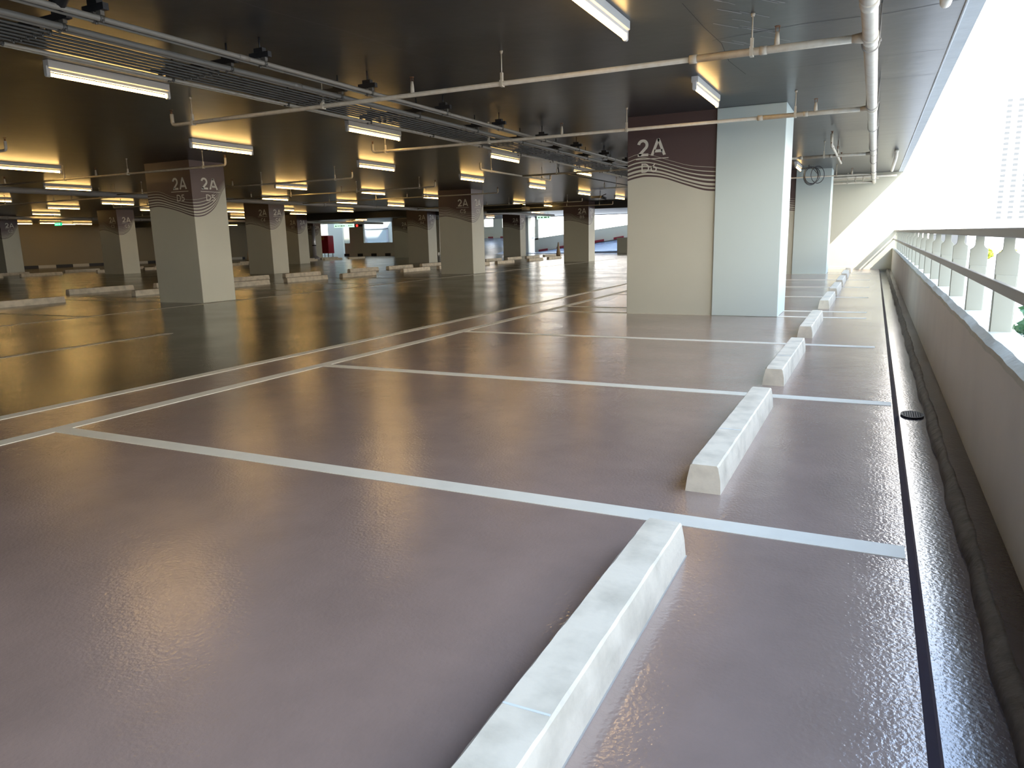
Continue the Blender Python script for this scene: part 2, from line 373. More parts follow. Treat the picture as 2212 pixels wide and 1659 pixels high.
struct(wp.build('wall_pier', M_cream), 'greyish pier between the two ramps', 'wall')
ww = MB(); ww.box(-33.5, -31.05, 58.2, 58.4, 0, 3.4); ww.box(-31.05, -30.15, 58.2, 58.4, 0, 2.21); ww.box(-31.05, -30.15, 58.2, 58.4, 2.88, 3.4)
ww.box(-30.15, -29.25, 58.2, 58.4, 0, 3.4); ww.box(-29.25, -25.9, 58.2, 58.4, 0, 2.1)
struct(ww.build('wall_ramp_back', M_cream), 'cream wall with a small square opening at the top of the far ramp', 'wall')
def kerb(label, cols, pts, h, first):
    """striped kerb: pts = function s -> (x, y, z)"""
    k = MB(); s = 0; i = first
    L, fn, thick = pts
    while s < L - .01:
        w = cols[2][i % 2]; e_ = min(L, s + w); k.mi = i % 2
        a, b_ = fn(s), fn(e_)
        tx, ty = thick
        vs_ = []
        for p in (a, b_):
            vs_.append([(p[0], p[1], p[2]), (p[0] + tx, p[1] + ty, p[2]), (p[0] + tx, p[1] + ty, p[2] + h), (p[0], p[1], p[2] + h)])
        A = [k.bm.verts.new(q) for q in vs_[0]]; B = [k.bm.verts.new(q) for q in vs_[1]]
        for f in ([A[0], A[1], A[2], A[3]], [B[3], B[2], B[1], B[0]]): k.bm.faces.new(f).material_index = i % 2
        for q in range(4): k.bm.faces.new((A[q], B[q], B[(q + 1) % 4], A[(q + 1) % 4])).material_index = i % 2
        s = e_; i += 1
    o = k.build('striped_kerb', [cols[0], cols[1]])
    return tag(o, label, 'kerb')
kerb('black and cream striped kerb at the foot of the back wall', (M_kwhite, M_dark, (.85, .55)), (9.3, lambda s: (-40.25 + s, 50.39, 0), (0, -.22)), .20, 1)
kerb('black and white striped kerb along the dark left wall', (M_kwhite, M_dark, (1.1, 1.1)), (30, lambda s: (-46.49, 15 + s, 0), (.22, 0)), .17, 0)
kerb('red and white striped kerb climbing along the right-hand ramp wall', (M_kwhite, M_kred, (.75, .8)), (12.5, lambda s: (-23.9 + s, 53.99, .06 + s * .1325), (0, -.15)), .16, 1)
kerb('red and white striped kerb at the top of the far ramp', (M_kwhite, M_kred, (.7, .5)), (6, lambda s: (-32.5 + s, 58.19, 1.22), (0, -.15)), .13, 0)
b = thing('concrete_block', 'squat pale concrete block with a white top beside the right ramp', 'block', (-14.9, 48.1, 0))
MB().box(-.55, .6, -.35, .5, 0, .97).build('body', M_cream, b, .01); MB().box(-.58, .63, -.38, .53, .97, 1.03).build('top_slab', M_courtw, b, .01)

# ================================================================== columns
BOT = [(0, 1.87), (.3, 1.885), (.75, 1.80), (1.2, 1.672), (1.36, 1.665), (1.52, 1.70), (1.70, 1.80), (1.83, 1.93), (1.96, 2.14), (2.07, 2.27)]
TOP = [(0, 2.20), (.35, 2.19), (.66, 2.09), (1.17, 2.01), (1.5, 2.05), (1.8, 2.16), (1.96, 2.32), (2.07, 2.40)]
BOT6 = [(0, 1.865), (.13, 1.895), (.27, 1.91), (.5, 1.88), (.82, 1.77), (1.07, 1.69), (1.26, 1.667)]
TOP6 = [(0, 2.20), (.13, 2.24), (.27, 2.24), (.62, 2.12), (.88, 2.045), (1.26, 2.0)]
def interp(tab, s):
    # smooth (Catmull-Rom like) interpolation
    n = len(tab)
    for i in range(n - 1):
        if s <= tab[i + 1][0] or i == n - 2:
            x0, y0 = tab[i]; x1, y1 = tab[i + 1]
            m0 = (tab[i + 1][1] - tab[max(i - 1, 0)][1]) / (tab[i + 1][0] - tab[max(i - 1, 0)][0])
            m1 = (tab[min(i + 2, n - 1)][1] - y0) / (tab[min(i + 2, n - 1)][0] - x0)
            t = (s - x0) / (x1 - x0); h = x1 - x0
            return (2 * t**3 - 3 * t**2 + 1) * y0 + (t**3 - 2 * t**2 + t) * h * m0 + (-2 * t**3 + 3 * t**2) * y1 + (t**3 - t**2) * h * m1
def painted(parent, w, d, top, bot, fullside=True, ztop=ZC):
    """brown sign field with its wave of stripes, wrapped round the front and side faces (local coords)"""
    k = MB(); off = .003; n = 44
    L = w + (d if fullside else 0)
    def pt(s, z):
        return (s, -off, z) if s <= w else (w + off, s - w, z)
    ss = sorted(set([i * L / n for i in range(n + 1)] + [w]))
    ng = 6
    for s0, s1 in zip(ss, ss[1:]):
        q0, q1 = (s0, s1)
        if s0 == w: f0 = lambda z: (w + off, 0 - off, z)
        else: f0 = lambda z, s=q0: pt(s, z)
        if abs(s1 - w) < 1e-9: f1 = lambda z: (w + off, -off, z)
        else: f1 = lambda z, s=q1: pt(s, z)
        T0, T1, B0, B1 = interp(top, s0), interp(top, s1), interp(bot, s0), interp(bot, s1)
        edges = [(None, 0.0)]
        segs = []; last = 0.0
        for i in range(ng):
            g_ = .10 + .56 * i / (ng - 1); c_ = (i + .45) / ng
            segs.append((last, c_ - g_ * .5 / ng)); last = c_ + g_ * .5 / ng
        segs.append((last, 1.0 if ng else 1.0))
        for j, (a, b_) in enumerate(segs):
            if j == len(segs) - 1: a = b_ - .075
            za0 = ztop if j == 0 else T0 + (B0 - T0) * a; za1 = ztop if j == 0 else T1 + (B1 - T1) * a
            zb0 = T0 + (B0 - T0) * b_; zb1 = T1 + (B1 - T1) * b_
            k.quad(f0(zb0), f1(zb1), f1(za1), f0(za0))
    return k.build('painted_wave_sign', M_brown, parent)
def lettering(parent, code, w, front=True, side=True, six=False):
    if front:
        if six: a = (.14, .40, .12, .46, .20, .22)
        else: a = (.74, .38, .68, .47, .82, .21)
        X, Z = (1, 0, 0), (0, 0, 1)
        text_mesh('2A', 'floor_lettering', (a[0], 0, 2.185), X, Z, a[1], .225, M_letter, parent, .17)
        MB().box(a[2], a[2] + a[3], -.005, -.0035, 2.142, 2.152).build('underline', M_letter, parent)
        text_mesh(code, 'column_lettering', (a[4], 0, 1.965), X, Z, a[5], .125, M_letter, parent, .13, .0045)
    if side:
        X, Z = (0, 1, 0), (0, 0, 1)
        text_mesh('2A', 'floor_lettering', (w, .235, 2.19), X, Z, .40, .22, M_letter, parent, .17)
        MB().box(w + .0035, w + .005, .21, .68, 2.142, 2.152).build('underline', M_letter, parent)
        text_mesh(code, 'column_lettering', (w, .325, 1.97), X, Z, .225, .125, M_letter, parent, .13, .0045)
CW, CD = 1.24, .83
def column(code, x, y, label, ztop=ZC):
    t = thing('column', label, 'column', (x, y, 0), None)
    MB().box(0, CW, 0, CD, 0, ztop).build('shaft', M_cream, t, .008)
    painted(t, CW, CD, TOP, BOT, ztop=ztop); lettering(t, code, CW)
    return t
XS = {2: -38.69, 3: -30.30, 4: -21.73, 5: -13.05}
YS = {'D': 10.3, 'C': 21.3, 'B': 32.3, 'A': 43.3}
for code, how in (('D5', 'large cream column signed 2A D5 on both faces, left foreground'),
                  ('C5', 'cream column signed 2A C5 in the middle distance at centre'),
                  ('C4', 'cream column signed 2A C4 just right of the big D5 column'),
                  ('C3', 'cream column signed 2A C3 just left of the big D5 column'),
                  ('C2', 'cream column signed 2A C2 at the left edge of the picture'),
                  ('B5', 'cream column signed 2A B5 in front of the bright ramp openings'),
                  ('B4', 'brownish column signed 2A B4 just left of C5'),
                  ('B3', 'dim column signed 2A B3 behind C4 on its right'),
                  ('B2', 'very dark column signed 2A B2 in the far left'),
                  ('A4', 'dark column signed 2A A4 between C5 and B5'),
                  ('A3', 'dark column signed 2A A3 half hidden behind B4'),
                  ('A2', 'narrow far column behind the silver post by the red cabinet')):
    column(code, XS[int(code[1])], YS[code[0]], how)
def outer_column(code, y, label):
    t = thing('column', label, 'column', (-3.19, y, 0))
    MB().box(0, 1.25, 0.02, .84, 0, ZC).build('shaft', M_cream, t, .006)
    MB().box(1.225, 2.09, -.02, .86, 0, ZC).build('outer_pier', M_white, t, .008)
    p = painted(t, 1.223, 0, TOP6, BOT6, fullside=False); p.location = (0, .02, 0)
    lettering(t, code, 1.2, side=False, six=True)
    for ch in t.children:
        if 'letter' in ch.name or 'underline' in ch.name: ch.location = (0, .02, 0)
outer_column('D6', 10.3, 'large near column signed 2A D6 with a pale blue-white outer pier')
outer_column('C6', 21.3, 'pale outer column before the sunlit end wall, sign mostly hidden by D6')

# ================================================================== wheel stops
def stop_mesh(L=1.8, seed=0):
    k = MB(); hw = .076
    pr_ = [(-hw, 0), (hw, 0), (hw - .004, .06), (hw - .012, .121), (hw - .018, .128), (-hw + .022, .128), (-hw + .015, .121), (-hw + .006, .06)]
    n = 36; rows = []; R_ = random.Random(seed)
    for i in range(n + 1):
        y = -L / 2 + L * i / n; e_ = .008 if i in (0, n) else 0
        row = []
        for (x, z) in pr_:
            jx = R_.uniform(-.0012, .0012) if z > 0 else 0; jz = R_.uniform(-.0009, .0009) if z > 0 else 0
            row.append(k.bm.verts.new((x * (1 - e_ * 6 * (z > .1)) + jx, y + (e_ * (z / .128) * (1 if i == 0 else -1)), z - e_ * .5 * (z > .1) + jz)))
        rows.append(row)
    for a, b_ in zip(rows, rows[1:]):
        for q in range(len(pr_)): k.bm.faces.new((a[q], a[(q + 1) % 8], b_[(q + 1) % 8], b_[q]))
    k.bm.faces.new(rows[0][::-1]); k.bm.faces.new(rows[-1])
    return k
stop0 = stop_mesh().build('wheel_stop', M_conc)
tag(stop0, 'nearest wheel stop, weathered concrete bar in the foreground', 'wheel stop', 'wheel stops in the right-hand bays')
stop0.location = (-.597, 1.50, 0)
def sealant(o):
    k = MB(); k.box(.072, .0800, -.9, .9, 0, .003); s = k.build('sealant_bead', M_seal, o); return s
sealant(stop0)
jn = MB(); jn.box(-.054, .056, -.262, -.256, .1277, .1292); jn.build('filled_joint', mat('filler', (0.70, 0.74, 0.74), .5), stop0)
first = stop0
def put_stop(x, y, label, group, seal=False):
    c = stop0.copy(); COL.objects.link(c); c.location = (x, y, 0); c.rotation_euler = (0, 0, random.uniform(-.006, .006))
    c['label'] = label; c['category'] = 'wheel stop'; c['group'] = group
    if seal: s = stop0.children[0].copy(); COL.objects.link(s); s.parent = c
    return c
RB = [(3.965, 'second wheel stop from the camera, pale concrete, whole greenish end face showing'), (6.455, 'third wheel stop from the camera in the right-hand row'),
      (9.15, 'fourth wheel stop in the right-hand row, just before column D6'), (12.42, 'fifth right-hand wheel stop, first one beyond column D6'),
      (14.93, 'sixth right-hand wheel stop, second one beyond column D6'), (17.42, 'seventh right-hand wheel stop, third beyond column D6'),
      (19.95, 'eighth right-hand wheel stop, level with the front of the far outer column'), (22.9, 'last right-hand wheel stop, small, by the sunlit end wall')]
for y, lb in RB: put_stop(-.597, y, lb, 'wheel stops in the right-hand bays', True)
# bays on both sides of the centre line between column lines 5 and 4, then 3 and 2
YB = []
for base, nm in ((-.7, 'before column row D'), (10.3, 'between column rows D and C'), (21.3, 'between column rows C and B'), (32.3, 'between column rows B and A')):
    for j, dy in enumerate((2.12, 4.62, 7.12, 9.65)):
        YB.append((base + dy, nm, ('first', 'second', 'third', 'fourth')[j]))
YB = [q for q in YB]
for xc, nmx, ymin in ((-15.47, 'front row, left double bays', 7.9), (-17.90, 'back row, left double bays', 10.5), (-32.6, 'front row, far-left double bays', 14), (-35.0, 'back row, far-left double bays', 14)):
    for y, nm, o_ in YB:
        if y < ymin or y > 42.8: continue
        k = o_
        put_stop(xc, y, f'wheel stop, {k} {nm}, {nmx}', 'wheel stops in the ' + nmx)

# ================================================================== ceiling lights
def make_light():
    t = thing('ceiling_light', '', 'ceiling light', (0, 0, ZC))
    k = MB(); k.prism([(-.036, 0), (.036, 0), (.036, -.062), (.020, -.070), (.016, -.092), (-.016, -.092), (-.020, -.070), (-.036, -.062)], 'y', -.62, .62); k.build('batten', M_batten, t, .003)
    for s_ in (-1, 1):
        k = MB(); k.prism([(-.020, -.05), (.020, -.05), (.020, -.130), (.010, -.142), (-.010, -.142), (-.020, -.130)], 'y', s_ * .615 - .018, s_ * .615 + .018); k.build('lamp_holder', M_batten, t, .003)
    k = MB(); k.tube([(0, -.595, -.118), (0, .595, -.118)], .0145, 10); k.build('tube', M_tube, t)
    return t
L0 = make_light()
ROWN = {1: 'row above the right-hand bays', 2: 'row just left of the conduit bank', 3: 'row over the near aisle', 4: 'row over bays before D5',
        5: 'row behind column D5', 6: 'right row over second aisle', 7: 'left row over second aisle', 8: 'row over the far-left bays', 9: 'row nearest the dark left wall', 10: 'row beyond the last columns'}
LT = {1: [(-1.83, 5.22), (-1.79, 8.72), (-1.76, 19.4)],
      2: [(-6.57, 4.94), (-6.51, 8.97), (-6.47, 13.05), (-6.43, 17.15)],
      3: [(-9.48, 8.96), (-9.37, 12.92), (-9.38, 17.0), (-9.25, 20.8), (-9.37, 25.15), (-9.35, 29.2)],
      4: [(-14.55, 8.95), (-14.47, 15.97), (-14.23, 19.35), (-14.27, 22.9), (-14.08, 29.7), (-14.01, 32.85)],
      5: [(-18.63, 12.4), (-18.35, 19.42), (-18.25, 23.1), (-18.35, 26.5), (-18.0, 40.2)],
      6: [(-23.66, 17.45), (-24.2, 13.6), (-23.8, 25.7), (-23.07, 29.05), (-22.95, 33.9), (-23.84, 45.6)],
      7: [(-27.26, 17.86), (-26.25, 25.3), (-26.51, 29.6), (-26.01, 34.4), (-27.3, 14.9), (-26.9, 21.4)],
      8: [(-32.22, 20.3), (-31.66, 30.6), (-31.13, 40.8), (-31.3, 36.0), (-35.6, 46.3)],
      9: [(-42.77, 27.1), (-44.2, 28.9), (-44.0, 26.2), (-43.6, 29.6), (-43.3, 31.4), (-43.6, 34.2), (-43.5, 41.2)],
      10: [(-20.6, 46.8), (-17.5, 46.9), (-37.0, 47.2)]}
ORD = ['nearest', 'second', 'third', 'fourth', 'fifth', 'sixth', 'seventh', 'eighth', 'ninth']
firstL = True
for rn, pts in LT.items():
    pts = sorted(pts, key=lambda p: p[1])
    for i, (x, y) in enumerate(pts):
        if firstL: t = L0; firstL = False
        else: t = copy_tree(L0)
        t.location = (x, y, ZC)
        t['label'] = 'lit warm tube light, ' + ORD[i] + ' from the camera, ' + ROWN[rn]
        t['group'] = 'tube lights in the ' + ROWN[rn]
for o in list(bpy.data.objects):
    if o.name.startswith('ceiling_light') and o['label'] == '': bpy.data.objects.remove(o)

# ================================================================== sprinkler pipes
ZP = 2.45
def head_mesh(zlen=.11):
    k = MB(); k.tube([(0, 0, 0), (0, 0, zlen * .55), (0, 0, zlen)], [.017, .017, .011], 10); return k
def add_head(parent, x, y, big=1.0):
    h = MB(); h.tube([(x, y, ZP + .01), (x, y, ZP + .075), (x, y, ZP + .118)], [.021 * big, .017 * big, .012 * big], 10); hd = h.build('sprinkler_head', M_pipe, parent)
    f = MB()
    f.tube([(x - .013, y, ZP + .118), (x - .013, y, ZP + .155)], .003, 6); f.tube([(x + .013, y, ZP + .118), (x + .013, y, ZP + .155)], .003, 6)
    f.tube([(x, y, ZP + .153), (x, y, ZP + .158)], .022, 10); f.build('frame_and_deflector', M_rust, hd)
    return hd
def add_hanger(parent, x, y, r, z=ZP):
    k = MB(); k.tube([(x, y, z + r + .02), (x, y, ZC - .012)], .0055, 8)
    k.tube([(x, y, ZC - .022), (x, y, ZC)], [.012, .017], 8)
    k.box(x - .011, x + .011, y - .012, y + .012, z + r, z + r + .07); k.box(x - .013, x + .013, y - r - .006, y + r + .006, z - r - .006, z + r + .006)
    return k.build('hanger_rod', M_pipe, parent)
def branch(x0, x1, y, label, up0=True, up1=False, hang=(), heads=(), r=.019, fat=0.0, wr=None):
    """pipe along x from x0 (left) to x1 (right)"""
    t = thing('sprinkler_pipe', label, 'pipe', (x0, y, ZP))
    def loc(o): o.location = (-x0, -y, -ZP); return o
    k = MB(); path = []
    if up0: path += [(x0, y, ZP + .12), (x0, y, ZP + .035), (x0 + .012, y, ZP + .010), (x0 + .04, y, ZP)]
    else: path += [(x0, y, ZP)]
    if up1: path += [(x1 - .04, y, ZP), (x1 - .012, y, ZP + .010), (x1, y, ZP + .035), (x1, y, ZP + .12)]
    else: path += [(x1, y, ZP)]
    k.tube(path, r, 12)
    if fat: # larger pipe with sleeves near the main
        k.tube([(x1 - fat, y, ZP), (x1, y, ZP)], r * 1.32, 12); k.tube([(x1 - fat - .03, y, ZP), (x1 - fat + .03, y, ZP)], r * 1.55, 12)
        k.tube([(x1 - .12, y, ZP), (x1 - .02, y, ZP)], [r * 1.32, r * 2.0], 12)
        k.tube([(x1 - fat * .6, y, ZP), (x1 - fat * .6 + .05, y, ZP)], r * 1.5, 12)
    loc(k.build('pipe', M_pipe, t))
    for hx in hang: loc(add_hanger(t, hx, y, r * (1.32 if fat and hx > x1 - fat else 1)))
    for hx in heads: loc(add_head(t, hx, y))
    for e_, xx in ((up0, x0), (up1, x1)):
        if e_:
            f = MB(); f.tube([(xx, y, ZP + .12), (xx, y, ZP + .15)], .010, 8); f.tube([(xx, y, ZP + .158), (xx, y, ZP + .163)], .02, 10); loc(f.build('sprinkler_head', M_rust, t))
    return t
branch(-7.22, -.12, 6.13, 'long cream sprinkler pipe crossing the top of the picture, nearest of all', hang=(-.93, -3.05, -5.06, -6.9), heads=(-.75, -3.99), r=.021, fat=1.25)
branch(-6.98, -.12, 9.55, 'cream sprinkler pipe passing in front of column D6', hang=(-.93, -2.97, -4.98, -6.75), heads=(-.71, -3.87), r=.020, fat=1.2)
branch(-7.02, -.12, 15.0, 'cream sprinkler pipe passing behind column D6 to the conduit bank', up0=False, hang=(-.93, -3.0, -5.0, -6.2), heads=(-.7,), r=.020, fat=1.2)
branch(-6.95, -.12, 20.3, 'thin cream sprinkler pipe crossing before the far outer column', hang=(-.95, -3.0, -5.0, -6.6), heads=(-.6,), r=.016)
branch(-2.6, -.12, 23.55, 'last cream sprinkler branch, just before the sunlit end wall', hang=(-.8,), heads=(-.6, -.4), up0=False, r=.03)
branch(-17.6, -10.75, 6.35, 'sprinkler pipe cut by the left picture edge, upturned end showing', up0=False, up1=True, hang=(-11.2, -13, -15), heads=(-14.1,))
branch(-17.6, -10.02, 9.5, 'sprinkler pipe passing in front of column D5 at its top', up0=False, up1=True, hang=(-10.55, -12.5, -14.35, -16.5), heads=(-13.4, -16.3))
branch(-17.6, -10.04, 12.95, 'sprinkler pipe emerging right of column D5, first behind it', up0=False, up1=True, hang=(-10.5, -12.6, -14.8, -16.6), heads=(-13.5, -16.2))
branch(-17.6, -10.12, 16.4, 'sprinkler pipe ending left of column C5 with an upturned tip', up0=False, up1=True, hang=(-10.6, -12.6, -14.9), heads=(-13.1, -16.4))
branch(-17.6, -10.10, 19.85, 'sprinkler pipe crossing directly in front of column C5', up0=False, up1=True, hang=(-10.6, -12.6, -14.5, -16.4), heads=(-13.3,))
branch(-17.6, -10.10, 26.9, 'sprinkler pipe crossing behind C5 toward column B5', up0=False, up1=True, hang=(-10.7, -13.2, -15.4), heads=(-14.2,))
branch(-17.6, -10.10, 30.6, 'sprinkler pipe low in the view just before the B row beam', up0=False, up1=True, hang=(-10.7, -13.2), heads=(-12.2,))
branch(-23.75, -17.6, 13.5, 'sprinkler pipe left of column D5 with its end turned up over the second aisle', hang=(-23.3, -21, -19), heads=(-20.2,))
branch(-23.3, -17.6, 17.0, 'short-looking sprinkler pipe directly above column C3', hang=(-22.9, -20.5), heads=(-21.6,))
branch(-25.4, -17.6, 36.8, 'far sprinkler pipe beside column A3', up0=False, hang=(-24, -21), heads=(-22,))
branch(-32.4, -26.0, 22.5, 'sprinkler pipe in the dark far-left ceiling behind C3', up0=False, up1=True, hang=(-26.5, -29), heads=(-28,))
# cross piece along the garage hung from the third branch
t = thing('sprinkler_spur', 'short cream sprinkler spur with both ends turned up, above and right of C5', 'pipe', (-7.03, 13.1, ZP))
k = MB(); P0, P1 = 0, 3.5
k.tube([(0, 0, .13), (0, 0, .035), (0, .015, .01), (0, .05, 0), (0, P1 - .05, 0), (0, P1 - .015, .01), (0, P1, .035), (0, P1, .13)], .021, 12); k.build('pipe', M_pipe, t)
for yy in (.45, 3.0):
    k = MB(); k.tube([(0, yy, .03), (0, yy, ZC - ZP)], .0055, 8); k.box(-.013, .013, yy - .013, yy + .013, -.026, .06); k.build('hanger_rod', M_pipe, t)
t = thing('sprinkler_spur', 'bent cream sprinkler spur hanging below the ceiling left of the main pipe', 'pipe', (-.71, 13.1, ZP))
k = MB(); k.tube([(0, 0, .17), (0, 0, .06), (0, .03, .01), (0, .10, 0), (0, 3.6, 0)], .021, 12); k.tube([(0, .3, 0), (0, .42, 0)], .028, 12); k.build('pipe', M_pipe, t)
for yy in (0, 3.55):
    k = MB(); k.tube([(0, yy, .02), (0, yy, .2)], .010, 8); k.tube([(0, yy, .2), (0, yy, .206)], .022, 10); k.build('sprinkler_head', M_rust, t)
k = MB(); k.tube([(0, 2.0, .02), (0, 2.0, ZC - ZP)], .0055, 8); k.build('hanger_rod', M_rust, t)

def main_pipe(x, y0, y1, r, label, hang, matl, sleeves=()):
    t = thing('main_pipe', label, 'pipe', (x, y0, ZP))
    k = MB(); k.tube([(0, 0, 0), (0, y1 - y0, 0)], r, 20); k.build('pipe', matl, t)
    for s_ in sleeves:
        k = MB(); k.tube([(0, s_ - y0 - .07, 0), (0, s_ - y0 + .07, 0)], r * 1.13, 20); k.build('coupling', matl, t)
    for hy in hang:
        k = MB(); yy = hy - y0
        ring = [(math.cos(a) * (r + .008), yy, math.sin(a) * (r + .008)) for a in [PI + i * PI / 12 for i in range(13)]]
        k.tube([(-r - .008, yy, ZC - ZP)] + ring + [(r + .008, yy, ZC - ZP)], .005, 8)
        k.tube([(r + .008, yy, .02), (r + .022, yy, .02)], .012, 6); k.build('pipe_hanger', M_grey, t)
    return t
main_pipe(-.12, -3, 23.85, .050, 'thick white sprinkler main running away overhead beside the open side', (6.35, 9.3, 11.3, 14.0, 16.6, 19.2, 21.8), M_pipew, (6.13, 9.55, 15.0, 20.3, 5.2))
main_pipe(-17.6, 2, 42, .068, 'thick grey main pipe running behind column D5', (8, 12.9, 16, 19.3, 24, 30, 36), M_grey, (9.5, 14.6, 21.0, 27.0))
main_pipe(-32.4, 6, 45, .070, 'far grey main pipe low across the dark left ceiling', (12, 20.7, 26, 33), M_grey, (18.7, 25))
# pipe along the top of the end wall
t = thing('wall_pipe', 'cream pipe along the top of the sunlit end wall reaching the slab edge', 'pipe', (-6, YW - .12, 2.62))
k = MB(); k.tube([(0, 0, 0), (6.45, 0, .0)], .034, 12); k.build('pipe', M_pipew, t)
k = MB(); k.tube([(0, -.1, -.06), (6.0, -.1, -.06)], .02, 12); k.build('lower_pipe', M_pipe, t)
for xx in (5.0, 5.6, 6.1):
    k = MB(); k.tube([(xx, 0, 0), (xx, 0, .10)], .006, 8); k.build('hanger_rod', M_pipe, t)
# drain stubs near the slab edge
t = thing('drain_pipe', 'bent pale drain pipe dropping from the ceiling near the far slab edge', 'pipe', (.29, 17.5, ZC))
k = MB(); k.tube([(0, 0, 0), (0, .0, -.06), (0, .08, -.13), (-.01, .5, -.17), (-.02, 3.0, -.2)], .034, 14); k.build('pipe', M_pipew, t)
k = MB(); k.tube([(0, 0, -.01), (0, 0, -.05)], .043, 14); k.build('collar', M_pipew, t)
t = thing('drain_pipe', 'pale pipe end dropping from the ceiling at the top picture edge', 'pipe', (.33, 6.20, ZC))
k = MB(); k.tube([(0, 0, 0), (0, 0, -.07), (0, -.06, -.11), (0, -.6, -.12)], .036, 14); k.build('pipe', M_pipew, t)

# ================================================================== conduit bank
CB = [(-4.46, .0175, M_cond2, 'rightmost thick conduit of the overhead bank'), (-4.52, .0105, M_cond2, 'thin conduit beside the rightmost thick one in the overhead bank'),
      (-4.83, .020, M_cond2, 'thickest conduit at the middle of the overhead bank'), (-4.885, .012, M_cond2, 'conduit just left of the thickest one in the overhead bank')]
for i in range(6): CB.append((-4.985 - i * .080, .0095, M_cond, 'thin conduit, %s of the six close-set ones in the bank' % ['first from the right', 'second from the right', 'third from the right', 'third from the left', 'second from the left', 'first from the left'][i]))
CB += [(-5.515, .0125, M_pipe, 'shinier conduit, right one of the pair along the left rim of the bank'), (-5.565, .0095, M_pipe, 'shinier conduit, left one of the pair along the left rim of the bank')]
for x, r, m_, lb in CB:
    k = MB(); ytop = 40
    k.tube([(x, -2, 2.50 + r), (x, ytop, 2.50 + r)], r, 10)
    for j in range(5): yj = 1.2 + j * 3.05 + (abs(x) * 7.3) % 1.7; k.tube([(x, yj - .05, 2.50 + r), (x, yj + .05, 2.50 + r)], r * 1.18, 10)
    tag(k.build('conduit', m_), lb, 'conduit', 'conduits of the overhead bank')
sy_ = [3.33 + 1.40 * i for i in range(16)]
def strut_proto():
    t = thing('conduit_support', '', 'bracket', (0, 0, 2.5), 'supports under the ceiling carrying the conduits')
    k = MB(); k.box(-5.66, -4.76, -.02, .02, .062, .103); k.box(-4.60, -4.40, -.02, .02, .062, .103)
    for xr in (-5.5, -4.86, -4.5): k.tube([(xr, 0, .10), (xr, 0, ZC - 2.5)], .007, 8); k.box(xr - .045, xr + .045, -.022, .022, .103, .135)
    k.build('channel', M_strut, t)
    for x, r, m_, lb in CB:
        k = MB(); k.box(x - r - .004, x + r + .004, -.014, .014, 2 * r, .064)
        k.tube([(x, -.013, r), (x, .013, r)], r + .005, 10); k.tube([(x + r + .002, 0, -.012), (x + r + .002, 0, .01)], .007, 6)
        k.build('clamp', M_cond, t)
    return t
sp0 = strut_proto()
names = ['nearest', 'second', 'third', 'fourth', 'fifth', 'sixth', 'seventh', 'eighth', 'ninth', 'tenth', 'eleventh', 'twelfth', 'thirteenth', 'fourteenth', 'fifteenth', 'sixteenth']
for i, y in enumerate(sy_):
    t = sp0 if i == 0 else copy_tree(sp0)
    t.location = (0, y, 2.5); t['label'] = 'dark steel channel with clamps across the conduit bank, ' + names[i] + (' from the camera' if i else ' to the camera')
k = MB(); k.tube([(-4.40, 3.07, 2.60), (-4.1, 3.07, 2.62), (-2.6, 3.0, 2.63), (-.3, 2.9, 2.63)], .026, 12); k.tube([(-4.49, 3.07, 2.53), (-4.40, 3.07, 2.60), (-4.36, 3.07, 2.60)], [.045, .04, .03], 12)
tag(k.build('cross_pipe', M_strut), 'dark pipe branching right from the conduit bank at the top left', 'pipe')
for x, y0, y1, z, r, lb in ((-6.75, 16.4, 45, 2.60, .014, 'thin dark conduit running away on the ceiling right of the spur'),):
    k = MB(); k.tube([(x, y0, ZC), (x, y0 + .05, z), (x, y1, z)], r, 8); tag(k.build('conduit', M_strut), lb, 'conduit')

# ================================================================== guard rail
t = thing('guard_rail', 'pale metal guard rail with flat posts on top of the right parapet', 'railing', (.5, 0, .62))
def lo(o): o.location = (-.5, 0, -.62); return o
k = MB(); k.box(.492, .612, 1.0, YW, 1.058, 1.100); lo(k.build('top_rail', M_rail, t, .006))
k = MB(); k.box(.484, .506, 1.0, YW, .828, .872); lo(k.build('mid_rail', M_rail, t, .003))
ypost = 2.98; post0 = None
while ypost < YW - .3:
    if post0 is None:
        k = MB(); x0, x1 = -.045, .045
        k.prism([(x0, 0), (x1, 0), (x1, .36), (.029, .372), (.022, .385), (.022, .44), (-.022, .44), (-.022, .385), (-.029, .372), (x0, .36)], 'y', -.006, .006)
        k.prism([(x0 + .004, 0), (x1 - .004, 0), (x1 - .004, .262), (x0 + .004, .27)], 'y', -.011, -.006)
        post0 = k.build('post', M_post, t, .0015); o = post0
    else:
        o = post0.copy(); COL.objects.link(o)
    o.location = (.553 - .5, ypost, 0); ypost += 1.052

# drain grate in the gutter
t = thing('drain_grate', 'round dark iron drain grate in the gutter', 'drain', (.285, 5.12, -.048))
k = MB(); rr_ = .066
for a in range(24):
    a0, a1 = 2 * PI * a / 24, 2 * PI * (a + 1) / 24
    k.bm.faces.new([k.bm.verts.new(p) for p in ((rr_ * math.cos(a0), rr_ * 1.5 * math.sin(a0), .008), (rr_ * math.cos(a1), rr_ * 1.5 * math.sin(a1), .008), (.85 * rr_ * math.cos(a1), .85 * rr_ * 1.5 * math.sin(a1), .008), (.85 * rr_ * math.cos(a0), .85 * rr_ * 1.5 * math.sin(a0), .008))])
    k.bm.faces.new([k.bm.verts.new(p) for p in ((rr_ * math.cos(a0), rr_ * 1.5 * math.sin(a0), .008), (rr_ * math.cos(a1), rr_ * 1.5 * math.sin(a1), .008), (rr_ * math.cos(a1), rr_ * 1.5 * math.sin(a1), 0), (rr_ * math.cos(a0), rr_ * 1.5 * math.sin(a0), 0))])
k.build('rim', M_iron, t)
k = MB()
